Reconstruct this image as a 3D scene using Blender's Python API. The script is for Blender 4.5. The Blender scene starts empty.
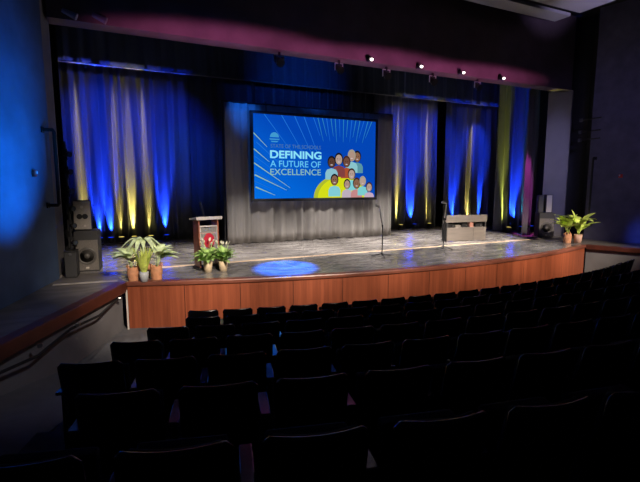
import bpy, math, random
from mathutils import Vector, Matrix, Euler
PI = math.pi
S = bpy.context.scene
C = S.collection
CX = 7.8                      # centre line of the hall
SZ = 1.05                     # stage level

# ------------------------------------------------------------------ camera
cam_d = bpy.data.cameras.new('camera'); cam = bpy.data.objects.new('camera', cam_d); C.objects.link(cam)
cam_d.sensor_width = 36; cam_d.lens = 445 / 640 * 36; cam_d.clip_end = 200
cam.location = (0, 0, 3.15)
cam.rotation_euler = (PI / 2 - math.atan(56 / 445), 0, -math.radians(25.8))
S.camera = cam
# ------------------------------------------------------------------ world, exposure
w = bpy.data.worlds.new('world'); S.world = w; w.use_nodes = True
w.node_tree.nodes['Background'].inputs[0].default_value = (0.05, 0.05, 0.12, 1)
w.node_tree.nodes['Background'].inputs[1].default_value = 0.015
S.view_settings.view_transform = 'Standard'; S.view_settings.look = 'None'
S.view_settings.exposure = 0; S.view_settings.gamma = 1; S.view_settings.use_curve_mapping = False

# ------------------------------------------------------------------ lights
def spot(pos, target, power, color, angle, blend=0.4, radius=0.08, scale=None):
    d = bpy.data.lights.new('spot_light', 'SPOT'); o = bpy.data.objects.new('spot_light', d); C.objects.link(o)
    d.energy = power; d.color = color; d.spot_size = math.radians(angle); d.spot_blend = blend; d.shadow_soft_size = radius
    o.location = pos; o.rotation_euler = (Vector(target) - Vector(pos)).to_track_quat('-Z', 'Y').to_euler()
    if scale: o.scale = (scale[0], scale[1], 1)
    return o
WARM = (1, 0.84, 0.68); WHITE = (1, 0.93, 0.86); BLUE = (0.03, 0.16, 1); DEEP = (0.01, 0.05, 1); PINK = (1, 0.24, 0.58); AMBER = (1, 0.76, 0.16); LIME = (0.8, 0.85, 0.12); VIO = (0.45, 0.4, 1)
# front-of-house profiles on the stage front and what stands near it
for x, t, p in ((2.5, 1.0, 10500), (4.0, 3.2, 10500), (6.0, 5.4, 10500), (8, 7.7, 10500), (10, 10.0, 11000), (12, 12.3, 13500), (13.5, 14.6, 16000)):
    spot((x, -4, 9.0), (t, 10.6, 1.2), p, WARM, 17.5, 0.85, 0.1)
# downlights on the header pipe washing the stage floor and the foot of the drape
for x, p in ((1.5, 1500), (4.6, 2000), (7.6, 2800), (10.6, 3200), (12.9, 2600)):
    spot((x, 11.75, 6.7), (x - (0.4 if x > 13 else 0), 13.7, 1.05), p, WHITE, 52, 0.6, 0.06)
for x, p in ((1.4, 450), (7.4, 800), (10.2, 1100), (12.8, 1000)):  # extra lamps added to brighten the apron floor
    spot((x, 11.6, 6.7), (x, 10.3, 1.05), p, WHITE, 42, 0.9, 0.06)
# blue pool on the apron below the screen
spot((4.6, 11.75, 6.6), (4.1, 10.5, 1.05), 16000, (0.0, 0.15, 1), 20, 0.5, 0.05, (0.9, 1.2))
# pink wash on the header, from lamps added over the seats without fixtures
for x in (2.6, 7.2, 11.5):
    spot((x, 3.5, 2.2), (x + 0.5, 12, 6.95), 4200, PINK, 42, 1.0, 0.1, (1, 0.10))
# blue wash on the left wall, violet wash on the right wall and column
spot((1.2, 8.2, 1.4), (-1.55, 9.6, 3.75), 2300, (0.0, 0.25, 1), 52, 1.0, 0.1)
spot((8, 1, 8.6), (16.8, 10.0, 4), 600, (0.35, 0.3, 1), 40, 1.0, 0.1)
spot((9.5, 3, 8.6), (16.6, 12.4, 3.6), 3000, (0.48, 0.47, 1), 16, 1.0, 0.1, (0.5, 1.6))
spot((15.2, 8.9, 1.3), (17.3, 9.0, 1.3), 110, (0.05, 0.12, 1), 50, 1.0, 0.1)
# violet light on the ceiling panel
spot((13.6, 5.0, 6.2), (14.6, 9.4, 9), 900, (0.66, 0.55, 1), 30, 1.0, 0.1)
# dim light on the left aisle wall and side ledge
spot((5, 2.5, 8.6), (-0.6, 8.2, 0.8), 520, (0.85, 0.85, 1), 34, 1.0, 0.1)
# blue wash over the upstage curtains from a pipe behind the header
for x, y, p in ((0.2, 13.6, 1700), (2.2, 13.6, 1300), (12.6, 13.6, 1700), (14.5, 13.6, 1700), (17.2, 15.5, 800)):
    spot((x, y, 6.75), (x, 18.0, 4.9), p, DEEP, 52, 0.8, 0.08)
spot((7.3, 13.4, 6.75), (7.3, 17.1, 7.2), 450, (0.01, 0.14, 1), 70, 1.0, 0.08)
# tall narrow amber beams, lamps added to draw full-height stripes on the curtains
for x, p in ((-0.7, 1500), (0.48, 1500), (0.95, 1000), (1.45, 1600), (12.6, 1600), (14.25, 2200), (16.9, 2600)):
    spot((x, 13.6 if x < 15 else 15.6, 6.7), (x, 18.0, 4.4), p if x < 15 else p * 0.35, AMBER, 60, 0.7, 0.02, (0.045, 1))
for x, p in ((3.4, 600), (5.6, 450)): spot((x - 1.6, 13.6, 6.7), (x - 0.3, 18.2, 4.0), p, (0.01, 0.16, 1), 36, 1.0, 0.08)  # added blue fill for the dim middle curtain
for x in (5.5, 9.0): spot((x, 13.0, 6.7), (x, 15.4, 4.6), 45, (0.02, 0.16, 1), 80, 1.0, 0.08)  # added faint blue fill on the upper part of the screen drape

# ------------------------------------------------------------------ materials
MATS = {}
def mat(name, col, rough=0.6, metal=0.0, spec=0.5, noise=0.0, nscale=8.0, stretch=(1, 1, 1), emit=0.0, coat=0.0, alpha=1.0, trans=0.0, sheen=0.0, bump=0.0, rnoise=0.0):
    if name in MATS: return MATS[name]
    m = bpy.data.materials.new(name); m.use_nodes = True; nt = m.node_tree; b = nt.nodes['Principled BSDF']
    c = (col[0], col[1], col[2], 1)
    b.inputs['Base Color'].default_value = c; b.inputs['Roughness'].default_value = rough; b.inputs['Metallic'].default_value = metal
    b.inputs['Specular IOR Level'].default_value = spec; b.inputs['Coat Weight'].default_value = coat; b.inputs['Alpha'].default_value = alpha
    b.inputs['Transmission Weight'].default_value = trans; b.inputs['Sheen Weight'].default_value = sheen
    if emit: b.inputs['Emission Color'].default_value = c; b.inputs['Emission Strength'].default_value = emit
    if noise or bump or rnoise:
        tc = nt.nodes.new('ShaderNodeTexCoord'); mp = nt.nodes.new('ShaderNodeMapping'); n = nt.nodes.new('ShaderNodeTexNoise')
        mp.inputs['Scale'].default_value = stretch; n.inputs['Scale'].default_value = nscale; n.inputs['Detail'].default_value = 6
        nt.links.new(tc.outputs['Object'], mp.inputs[0]); nt.links.new(mp.outputs[0], n.inputs['Vector'])
        if noise:
            r = nt.nodes.new('ShaderNodeValToRGB')
            r.color_ramp.elements[0].position = 0.3; r.color_ramp.elements[1].position = 0.7
            r.color_ramp.elements[0].color = tuple(max(0, v * (1 - noise)) for v in col) + (1,)
            r.color_ramp.elements[1].color = tuple(min(1, v * (1 + noise)) for v in col) + (1,)
            nt.links.new(n.outputs['Fac'], r.inputs[0]); nt.links.new(r.outputs[0], b.inputs['Base Color'])
        if rnoise:
            mr = nt.nodes.new('ShaderNodeMapRange'); mr.inputs['To Min'].default_value = rough - rnoise; mr.inputs['To Max'].default_value = rough + rnoise
            nt.links.new(n.outputs['Fac'], mr.inputs[0]); nt.links.new(mr.outputs[0], b.inputs['Roughness'])
        if bump:
            bp = nt.nodes.new('ShaderNodeBump'); bp.inputs['Strength'].default_value = bump; bp.inputs['Distance'].default_value = 0.02
            nt.links.new(n.outputs['Fac'], bp.inputs['Height']); nt.links.new(bp.outputs[0], b.inputs['Normal'])
    MATS[name] = m; return m
def emis(name, col, s=1.0):
    if name in MATS: return MATS[name]
    m = bpy.data.materials.new(name); m.use_nodes = True; nt = m.node_tree; nt.nodes.clear()
    e = nt.nodes.new('ShaderNodeEmission'); o = nt.nodes.new('ShaderNodeOutputMaterial')
    e.inputs[0].default_value = (col[0], col[1], col[2], 1); e.inputs[1].default_value = s
    nt.links.new(e.outputs[0], o.inputs[0]); MATS[name] = m; return m
def board_mat(name, c1, c2, width, seam):
    """vertical boards: every board its own tone, fine grain, dark panel seams; u runs in metres"""
    m = bpy.data.materials.new(name); m.use_nodes = True; nt = m.node_tree; N = nt.nodes.new; L = nt.links.new; b = nt.nodes['Principled BSDF']
    uv = N('ShaderNodeUVMap'); sp = N('ShaderNodeSeparateXYZ'); L(uv.outputs[0], sp.inputs[0])
    def M(op, a, v=None):
        n = N('ShaderNodeMath'); n.operation = op
        for i, q in enumerate((a, v)):
            if q is None: continue
            if isinstance(q, (int, float)): n.inputs[i].default_value = q
            else: L(q, n.inputs[i])
        return n.outputs[0]
    idx = M('FLOOR', M('DIVIDE', sp.outputs[0], width))
    wn = N('ShaderNodeTexWhiteNoise'); wn.noise_dimensions = '1D'; L(idx, wn.inputs['W'])
    cb = N('ShaderNodeCombineXYZ'); L(M('MULTIPLY', sp.outputs[0], 26), cb.inputs[0]); L(M('MULTIPLY', sp.outputs[1], 1.2), cb.inputs[1]); L(wn.outputs['Value'], cb.inputs[2])
    nz = N('ShaderNodeTexNoise'); nz.inputs['Scale'].default_value = 1; nz.inputs['Detail'].default_value = 5; L(cb.outputs[0], nz.inputs['Vector'])
    f = M('ADD', M('MULTIPLY', wn.outputs['Value'], 0.35), M('MULTIPLY', nz.outputs['Fac'], 0.75))
    r = N('ShaderNodeValToRGB'); r.color_ramp.elements[0].position = 0.25; r.color_ramp.elements[1].position = 0.85
    r.color_ramp.elements[0].color = c1 + (1,); r.color_ramp.elements[1].color = c2 + (1,); L(f, r.inputs[0])
    fr = M('FRACT', M('DIVIDE', sp.outputs[0], seam)); line = M('LESS_THAN', fr, 0.014)
    mx = N('ShaderNodeMix'); mx.data_type = 'RGBA'; L(line, mx.inputs[0]); L(r.outputs[0], mx.inputs[6]); mx.inputs[7].default_value = (c1[0] * .3, c1[1] * .3, c1[2] * .3, 1)
    L(mx.outputs[2], b.inputs['Base Color']); b.inputs['Roughness'].default_value = 0.42
    MATS[name] = m; return m
def stage_mat(name, c1, c2, rough):
    """scuffed painted boards: long boards along x, swirling scrapes"""
    m = bpy.data.materials.new(name); m.use_nodes = True; nt = m.node_tree; N = nt.nodes.new; L = nt.links.new; b = nt.nodes['Principled BSDF']
    tc = N('ShaderNodeTexCoord'); mp = N('ShaderNodeMapping'); mp.inputs['Scale'].default_value = (0.5, 3.0, 1); L(tc.outputs['Object'], mp.inputs[0])
    n1 = N('ShaderNodeTexNoise'); n1.inputs['Scale'].default_value = 1.6; n1.inputs['Detail'].default_value = 8; n1.inputs['Distortion'].default_value = 1.6; L(mp.outputs[0], n1.inputs['Vector'])
    n2 = N('ShaderNodeTexWave'); n2.wave_type = 'RINGS'; n2.inputs['Scale'].default_value = 0.55; n2.inputs['Distortion'].default_value = 14; n2.inputs['Detail'].default_value = 4; n2.inputs['Detail Scale'].default_value = 1.4
    L(tc.outputs['Object'], n2.inputs['Vector'])
    ad = N('ShaderNodeMix'); ad.data_type = 'FLOAT'; ad.inputs[0].default_value = 0.3; L(n1.outputs['Fac'], ad.inputs[2]); L(n2.outputs['Fac'], ad.inputs[3])
    r = N('ShaderNodeValToRGB'); r.color_ramp.elements[0].position = 0.32; r.color_ramp.elements[1].position = 0.68
    r.color_ramp.elements[0].color = c1 + (1,); r.color_ramp.elements[1].color = c2 + (1,); L(ad.outputs[0], r.inputs[0]); L(r.outputs[0], b.inputs['Base Color'])
    mr = N('ShaderNodeMapRange'); mr.inputs['From Min'].default_value = 0.3; mr.inputs['From Max'].default_value = 0.7; mr.inputs['To Min'].default_value = rough - 0.07; mr.inputs['To Max'].default_value = rough + 0.1
    L(n1.outputs['Fac'], mr.inputs[0]); L(mr.outputs[0], b.inputs['Roughness'])
    bp = N('ShaderNodeBump'); bp.inputs['Strength'].default_value = 0.05; bp.inputs['Distance'].default_value = 0.01; L(n1.outputs['Fac'], bp.inputs['Height']); L(bp.outputs[0], b.inputs['Normal'])
    MATS[name] = m; return m

black = mat('black_paint', (0.006, 0.006, 0.008), 0.7)
blackmetal = mat('black_metal', (0.02, 0.02, 0.022), 0.4, 0.3)
chrome = mat('satin_chrome', (0.55, 0.55, 0.57), 0.3, 1.0)
velour_black = mat('black_velour', (0.012, 0.012, 0.016), 0.95, sheen=0.1)
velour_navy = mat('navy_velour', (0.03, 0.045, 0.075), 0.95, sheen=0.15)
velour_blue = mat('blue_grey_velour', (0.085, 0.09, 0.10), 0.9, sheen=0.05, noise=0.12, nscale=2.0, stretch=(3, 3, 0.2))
drape_grey = mat('grey_drape', (0.21, 0.195, 0.185), 0.9, noise=0.18, nscale=1.5, stretch=(3, 3, 0.3))
seat_black = mat('black_seat_fabric', (0.004, 0.004, 0.005), 0.75, spec=0.25)
seat_shell = mat('black_seat_shell', (0.002, 0.002, 0.003), 0.22, spec=1.0)
pad_grey = mat('armrest_pad', (0.55, 0.52, 0.56), 0.16, 0.8)
wood_red = board_mat('stage_front_boards', (0.18, 0.042, 0.017), (0.31, 0.080, 0.034), 0.07, 1.22)
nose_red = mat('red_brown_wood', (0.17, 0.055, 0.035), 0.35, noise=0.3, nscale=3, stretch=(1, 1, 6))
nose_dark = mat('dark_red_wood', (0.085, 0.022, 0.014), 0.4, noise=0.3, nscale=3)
plaster_grey = mat('grey_plaster', (0.16, 0.155, 0.16), 0.8, noise=0.12, nscale=2)
wall_dark = mat('dark_wall_paint', (0.09, 0.085, 0.14), 0.75, noise=0.2, nscale=2.5, bump=0.05)
wall_blue = mat('blue_grey_wall_paint', (0.06, 0.10, 0.19), 0.7, noise=0.2, nscale=1.6)
column_grey = mat('grey_column_paint', (0.17, 0.16, 0.17), 0.75, noise=0.08, nscale=2)
header_paint = mat('dark_header_paint', (0.10, 0.07, 0.09), 0.85, noise=0.2, nscale=1.5)
ceil_panel = mat('pale_ceiling_panel', (0.4, 0.4, 0.42), 0.8)
carpet = mat('dark_floor_covering', (0.05, 0.05, 0.055), 0.9, noise=0.25, nscale=6)
aisle_grey = mat('grey_aisle_floor', (0.12, 0.12, 0.13), 0.85, noise=0.12, nscale=4)
stage_up = stage_mat('stage_boards', (0.14, 0.128, 0.125), (0.27, 0.248, 0.235), 0.24)
stage_apron = stage_mat('apron_boards', (0.12, 0.12, 0.125), (0.22, 0.212, 0.212), 0.20)
ledge_floor = stage_mat('ledge_boards', (0.10, 0.09, 0.085), (0.16, 0.145, 0.135), 0.42)
tape_pale = mat('pale_floor_strip', (0.55, 0.40, 0.27), 0.6, noise=0.2, nscale=3)
tape_white = mat('worn_white_strip', (0.45, 0.41, 0.36), 0.6, noise=0.25, nscale=5)

# ------------------------------------------------------------------ mesh building
class MB:
    def __init__(s): s.v = []; s.f = []; s.mi = []; s.uv = None; s.cur = 0
    def add(s, vs, fs):
        o = len(s.v); s.v += [tuple(q) for q in vs]
        for f in fs: s.f.append(tuple(i + o for i in f)); s.mi.append(s.cur)
    def box(s, c, d, rot=None, taper=None):
        hx, hy, hz = d[0] / 2, d[1] / 2, d[2] / 2; t = taper or (1, 1)
        vs = [Vector((x * hx * (t[0] if z > 0 else 1), y * hy * (t[1] if z > 0 else 1), z * hz)) for z in (-1, 1) for y in (-1, 1) for x in (-1, 1)]
        if rot is not None:
            R = Euler(rot).to_matrix(); vs = [R @ q for q in vs]
        s.add([q + Vector(c) for q in vs], [(0, 2, 3, 1), (4, 5, 7, 6), (0, 1, 5, 4), (2, 6, 7, 3), (0, 4, 6, 2), (1, 3, 7, 5)])
        return s
    def prism(s, poly, z0, z1):
        n = len(poly)
        s.add([(x, y, z0) for x, y in poly] + [(x, y, z1) for x, y in poly],
              [tuple(range(n))[::-1], tuple(range(n, 2 * n))] + [(i, (i + 1) % n, n + (i + 1) % n, n + i) for i in range(n)])
        return s
    def loft(s, rings, cap=True, closed=True):
        n = len(rings[0]); vs = [q for r in rings for q in r]; fs = []
        for i in range(len(rings) - 1):
            for j in range(n if closed else n - 1):
                k = (j + 1) % n; fs.append((i * n + j, i * n + k, (i + 1) * n + k, (i + 1) * n + j))
        if cap: fs += [tuple(range(n))[::-1], tuple(range((len(rings) - 1) * n, len(rings) * n))]
        s.add(vs, fs); return s
    def tube(s, pts, r, n=10):
        pts = [Vector(p) for p in pts]; rs = r if isinstance(r, (list, tuple)) else [r] * len(pts); rings = []
        up = None
        for i, p in enumerate(pts):
            d = (pts[min(i + 1, len(pts) - 1)] - pts[max(i - 1, 0)]).normalized()
            if up is None: up = Vector((0, 0, 1)) if abs(d.z) < 0.9 else Vector((1, 0, 0))
            a = d.cross(up).normalized(); b = a.cross(d).normalized(); up = b
            rings.append([p + (a * math.cos(t) + b * math.sin(t)) * rs[i] for t in [2 * PI * k / n for k in range(n)]])
        return s.loft(rings)
    def lathe(s, prof, c=(0, 0, 0), n=20):
        rings = [[(c[0] + r * math.cos(2 * PI * k / n), c[1] + r * math.sin(2 * PI * k / n), c[2] + z) for k in range(n)] for r, z in prof]
        return s.loft(rings)
    def sphere(s, c, r, n=12):
        r = r if isinstance(r, (tuple, list)) else (r, r, r); rings = []
        for i in range(n // 2 + 1):
            a = -PI / 2 + PI * i / (n // 2); k = max(math.cos(a), 0.02)
            rings.append([(c[0] + r[0] * k * math.cos(2 * PI * j / n), c[1] + r[1] * k * math.sin(2 * PI * j / n), c[2] + r[2] * math.sin(a)) for j in range(n)])
        return s.loft(rings)
    def xf(s, M):
        s.v = [tuple(M @ Vector(q)) for q in s.v]; return s
def obj(name, mb, m, parent=None, loc=(0, 0, 0), rot=(0, 0, 0), smooth=False, bevel=0.0, seg=2):
    me = bpy.data.meshes.new(name); me.from_pydata(mb.v, [], mb.f); me.update()
    for q in (m if isinstance(m, (list, tuple)) else [m]): me.materials.append(q)
    if any(mb.mi): me.polygons.foreach_set('material_index', mb.mi)
    if mb.uv:
        l = me.uv_layers.new(name='UVMap')
        for p in me.polygons:
            for li, vi in zip(p.loop_indices, p.vertices): l.data[li].uv = mb.uv[vi]
    if smooth: me.polygons.foreach_set('use_smooth', [True] * len(me.polygons))
    o = bpy.data.objects.new(name, me); C.objects.link(o); o.location = loc; o.rotation_euler = rot
    if parent: o.parent = parent
    if bevel:
        b = o.modifiers.new('bevel', 'BEVEL'); b.width = bevel; b.segments = seg; b.limit_method = 'ANGLE'
    return o
def tag(o, label, cat, group=None, kind=None):
    o['label'] = label; o['category'] = cat
    if group: o['group'] = group
    if kind: o['kind'] = kind
    return o
def thing(name, label, cat, loc=(0, 0, 0), rz=0, group=None):
    o = bpy.data.objects.new(name, None); C.objects.link(o); o.empty_display_size = 0.2
    o.location = loc; o.rotation_euler = (0, 0, rz); return tag(o, label, cat, group)
def struct(name, mb, m, label=None, **k):
    o = obj(name, mb, m, **k); o['kind'] = 'structure'
    if label: o['label'] = label
    return o
def copy_tree(o, parent=None):
    c = o.copy(); C.objects.link(c); c.parent = parent
    for ch in list(o.children): copy_tree(ch, c)
    return c

# ------------------------------------------------------------------ the hall
def yfront(x): return 31.72 - math.sqrt(22.8 ** 2 - (x - CX) ** 2) - 0.03 * (x - CX)
XL, XR = 0.33, 15.25
arc = [(XL + (XR - XL) * i / 60, yfront(XL + (XR - XL) * i / 60)) for i in range(61)]
# stage floor, apron in front of the pale strip, the side ledges
struct('stage_floor', MB().prism([(-4, 11.9), (20.5, 11.9), (20.5, 19.3), (-4, 19.3)], 0.85, SZ), stage_up, 'scuffed grey stage floor')
struct('apron_floor', MB().prism(arc + [(XR + .25, 11.9), (XL - .35, 11.9)], 0.96, SZ), stage_apron, 'glossy scuffed grey apron of the stage')
LL = [(XL, yfront(XL)), (-1.36, 6.9), (-2.9, 3.7)]; LW = [(-3.15, 3.7), (-1.69, 8.96), (-1.04, 11.31), (-0.9, 11.9)]
RL = [(XR, yfront(XR)), (15.9, 8.5), (17.3, 5.4)]; RW = [(18.4, 5.4), (17.5, 8.6), (16.75, 11.05), (16.75, 11.9)]
struct('ledge_floor_left', MB().prism([(XL - .35, 11.9), (XL, yfront(XL))] + LL[1:] + LW, 0.96, SZ), ledge_floor)
struct('ledge_floor_right', MB().prism(([(XR + .25, 11.9), (XR, yfront(XR))] + RL[1:] + RW)[::-1], 0.96, SZ), ledge_floor)
def ribbon(pts, off, z0, z1, thick):
    """upright band following pts in plan: a closed box section"""
    rings = []; u = 0; us = []
    for i, p in enumerate(pts):
        a = pts[max(i - 1, 0)]; b = pts[min(i + 1, len(pts) - 1)]; dx, dy = b[0] - a[0], b[1] - a[1]; l = math.hypot(dx, dy); nx, ny = dy / l, -dx / l
        if i: u += math.hypot(p[0] - pts[i - 1][0], p[1] - pts[i - 1][1])
        q = lambda o, z: (p[0] + nx * o, p[1] + ny * o, z)
        rings.append([q(off, z0), q(off + thick, z0), q(off + thick, z1), q(off, z1)]); us.append(u)
    m = MB().loft(rings); m.uv = [(us[i // 4], m.v[i][2]) for i in range(len(m.v))]; return m
struct('stage_front', ribbon(arc, -0.11, 0.0, 0.965, 0.08), wood_red, 'curved stage front of upright reddish wood boards')
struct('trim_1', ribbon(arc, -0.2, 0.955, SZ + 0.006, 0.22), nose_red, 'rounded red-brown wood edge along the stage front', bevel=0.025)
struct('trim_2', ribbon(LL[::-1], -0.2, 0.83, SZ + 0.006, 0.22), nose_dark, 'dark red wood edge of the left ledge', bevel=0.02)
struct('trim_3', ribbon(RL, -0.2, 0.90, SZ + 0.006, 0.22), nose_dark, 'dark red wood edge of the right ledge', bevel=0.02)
struct('wall_ledge_left', ribbon(LL[::-1], -0.22, -0.1, 0.84, 0.12), plaster_grey, 'grey wall under the left ledge')
struct('wall_ledge_right', ribbon(RL, -0.22, -0.1, 0.91, 0.12), plaster_grey, 'grey wall under the right ledge')
struct('trim_4', MB().box((XL - 0.0, yfront(XL) - 0.03, 0.44), (0.035, 0.04, 0.88)), mat('pale_corner_trim', (0.55, 0.5, 0.45), 0.5), 'pale corner strip at the left end of the stage front')
# hall floor: tiers under the seat rows, sloping aisles
RC = (8.0 - 0.2, 29.3); R0, RS, RISE = 22.5, 0.98, 0.17
def polar(r, a): return (RC[0] + r * math.sin(a), RC[1] - r * math.cos(a))
m = MB(); prof = [(18.6, 0.0)]
for k in range(9):
    z = RISE * k; r1 = R0 + RS * k + 0.30
    prof += [(r1, z)]
    if k < 8: prof += [(r1, z + RISE)]
N = 40
m.loft([[polar(r, -0.338 + 0.72 * i / N) + (z,) for r, z in prof] for i in range(N + 1)], cap=False, closed=False)
m.f = [f[::-1] for f in m.f]
struct('floor', m, carpet, 'dark stepped floor under the seats')
def aisle_z(r): return max(0, RISE * (r - 22.3) / RS)
m = MB(); rr = [18.6, 20, 21.5, 22.3, 24, 26, 28, 30.5]
m.loft([[polar(r, a) + (aisle_z(r) - 0.0,) for r in rr] for a in (-0.56, -0.5, -0.44, -0.38, -0.3381)], cap=False, closed=False); m.f = [f[::-1] for f in m.f]
struct('aisle_floor', m, aisle_grey, 'grey sloping floor of the left aisle')
# side walls, proscenium, header, ceiling, stage house
def wall(name, p0, p1, z0, z1, t, m, label=None):
    d = Vector((p1[0] - p0[0], p1[1] - p0[1])).normalized(); n = Vector((-d.y, d.x)) * t
    return struct(name, MB().prism([p0, p1, (p1[0] + n.x, p1[1] + n.y), (p0[0] + n.x, p0[1] + n.y)], z0, z1), m, label)
wall('wall_left', (-3.7, 1.7), (-1.0, 11.46), SZ, 9.6, 0.2, wall_blue, 'dark blue-grey side wall lit blue')
wall('wall_right', (16.75, 11.05), (18.6, 4.7), SZ, 9.6, 0.2, wall_dark, 'dark violet-grey side wall')
wall('column_left', (-1.06, 11.47), (-0.94, 12.6), SZ, 9.6, 0.3, column_grey, 'grey proscenium column at left')
wall('column_right', (16.42, 12.72), (16.85, 11.98), SZ, 6.86, 0.3, column_grey, 'grey proscenium column at right')
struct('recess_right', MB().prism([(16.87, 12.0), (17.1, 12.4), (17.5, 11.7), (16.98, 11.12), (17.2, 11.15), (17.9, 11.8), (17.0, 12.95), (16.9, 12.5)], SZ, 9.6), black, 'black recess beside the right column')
struct('proscenium_header', MB().prism([(-0.93, 12.0), (16.8, 12.0), (16.8, 12.5), (-0.93, 12.5)], 6.85, 9.6), header_paint, 'dark header over the stage opening')
struct('ceiling', MB().prism([(-5, 0), (19.5, 0), (19.5, 13.0), (-5, 13.0)], 9.6, 9.8), black)
struct('ceiling_panel', MB().box((9.0, 7.5, 9.05), (12.06, 6.26, 0.1)), ceil_panel, 'pale hanging ceiling panel')
struct('ceiling_panel', MB().box((9.0, 11.25, 9.05), (12.0, 0.6, 0.1)), ceil_panel, 'narrow ceiling panel beside the header')
struct('wall_back', MB().box((8, 19.35, 5.2), (25, 0.1, 9.6)), black)
struct('wall_stage_left', MB().box((-4.05, 15.9, 5.2), (0.1, 7.0, 9.6)), black)
struct('wall_stage_right', MB().box((20.55, 15.9, 5.2), (0.1, 7.0, 9.6)), black)
struct('ceiling_stage', MB().box((8, 15.9, 10.0), (25, 7.0, 0.1)), black)

# ------------------------------------------------------------------ floor strips
tag(obj('floor_strip', MB().box((7.75, 11.9, SZ + 0.002), (15.6, 0.17, 0.004)), tape_pale), 'long pale strip running across the stage floor behind the apron', 'floor strip')
tag(obj('floor_strip', MB().box((-0.45, 10.72, SZ + 0.002), (1.25, 0.14, 0.004), rot=(0, 0, -0.09)), tape_white), 'short worn white strip across the left ledge in front of the speakers', 'floor strip')

# ------------------------------------------------------------------ curtains
def curtain(name, label, p0, p1, z0, z1, m, lam=0.34, depth=0.24, seed=1, group=None, gap=0.0):
    rnd = random.Random(seed); p0, p1 = Vector(p0), Vector(p1); L = (p1 - p0).length; d = (p1 - p0) / L; n = Vector((d.y, -d.x))
    folds = [0.0]
    while folds[-1] < L: folds.append(folds[-1] + lam * rnd.uniform(0.6, 1.5))
    amp = [depth * rnd.uniform(0.55, 1.25) for _ in folds]; ph = [rnd.uniform(-0.3, 0.3) for _ in folds]
    step = lam / 14; nx = int(L / step); nz = 14; rings = []
    mb = MB()
    for j in range(nz + 1):
        t = j / nz; z = z0 + (z1 - z0) * t; row = []
        for i in range(nx + 1):
            s = L * i / nx; k = 0
            while k + 1 < len(folds) - 1 and folds[k + 1] < s: k += 1
            u = (s - folds[k]) / (folds[k + 1] - folds[k])
            a = amp[k] * (1 - 0.25 * t) + (amp[k] * 0.18 * math.sin(5 * t + ph[k] * 9))
            c = (1 - math.cos(2 * PI * u)) / 2
            yy = a * (c ** 0.5) + 0.012 * math.sin(23 * s + 3 * t) 
            sx = s + 0.05 * math.sin(2 * PI * u) * lam + ph[k] * 0.10 * math.sin(PI * u) * (1 - t)
            q = p0 + d * sx + n * yy; row.append((q.x, q.y, z + (0.012 * math.sin(9 * s) if j == 0 else 0)))
        rings.append(row)
    mb.loft(rings, cap=False, closed=False)
    o = obj(name, mb, m, smooth=True); so = o.modifiers.new('thickness', 'SOLIDIFY'); so.thickness = 0.006
    return tag(o, label, 'curtain', group)
Z1 = 7.42
curtain('stage_curtain', 'wide pleated upstage curtain lit blue and yellow behind the left speakers', (-1.35, 18.0), (3.1, 18.0), SZ + .02, Z1, velour_blue, seed=3, group='upstage curtains')
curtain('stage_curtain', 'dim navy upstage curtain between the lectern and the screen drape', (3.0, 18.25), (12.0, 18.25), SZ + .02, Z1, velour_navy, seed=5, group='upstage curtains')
curtain('stage_curtain', 'pleated blue and yellow curtain just right of the screen drape', (11.3, 17.75), (14.95, 17.75), SZ + .02, Z1, velour_blue, seed=8, group='upstage curtains')
curtain('stage_curtain', 'pleated blue curtain with one amber stripe behind the wooden desk', (15.4, 17.6), (18.9, 17.6), SZ + .02, Z1, velour_blue, seed=12, group='upstage curtains')
curtain('leg_curtain', 'tall curtain nearest the right column, lit green, blue and teal', (15.85, 14.75), (18.4, 14.75), SZ + .02, 9.2, velour_blue, seed=15, lam=0.3)
curtain('leg_curtain', 'narrow magenta-lit curtain edge beside the right speakers', (15.62, 13.0), (16.1, 13.0), SZ + .02, 8.6, velour_blue, seed=21, lam=0.2, depth=0.08)
curtain('leg_curtain', 'narrow black curtain beside the left proscenium column', (-2.2, 13.3), (-0.85, 13.3), SZ + .02, 9.6, velour_black, seed=24)
curtain('border_curtain', 'black border curtain hanging over the tops of the upstage curtains', (-3.2, 17.1), (19.8, 17.1), 7.12, 9.8, velour_navy, seed=31, lam=0.5, depth=0.1)
# hem pipe of the border
tag(obj('border_pipe', MB().tube([(-1.3, 17.0, 7.09), (19.5, 17.0, 7.09)], 0.022), mat('pale_metal_pipe', (0.16, 0.16, 0.17), 0.5, 0.2)), 'thin pale pipe along the bottom of the black border curtain', 'pipe')

# ------------------------------------------------------------------ screen and its drape
def drape(): 
    return curtain('screen_drape', 'grey pleated drape hanging behind and below the projection screen', (3.85, 15.5), (10.75, 15.5), SZ + .02, 5.95, drape_grey, lam=0.36, depth=0.14, seed=41)
drape()
t = thing('drape_frame', 'black pipe frame that carries the grey screen drape', 'frame', (7.3, 15.56, SZ))
obj('crossbar', MB().tube([(-3.55, 0, 4.95), (3.55, 0, 4.95)], 0.03), blackmetal, t)
for sx in (-1, 1):
    obj('upright', MB().tube([(sx * 3.5, 0, 0.0), (sx * 3.5, 0, 4.95)], 0.028), blackmetal, t); obj('foot', MB().box((sx * 3.5, 0.05, 0.01), (0.45, 0.45, 0.02)), blackmetal, t)
SX0, SX1, SB, ST = 4.76, 9.74, 2.67, 5.6; SY = 15.12; SW, SH = SX1 - SX0, ST - SB
scr = thing('projection_screen', 'large lit blue screen with headline text on the grey drape', 'screen', (SX0, SY, SB))
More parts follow.
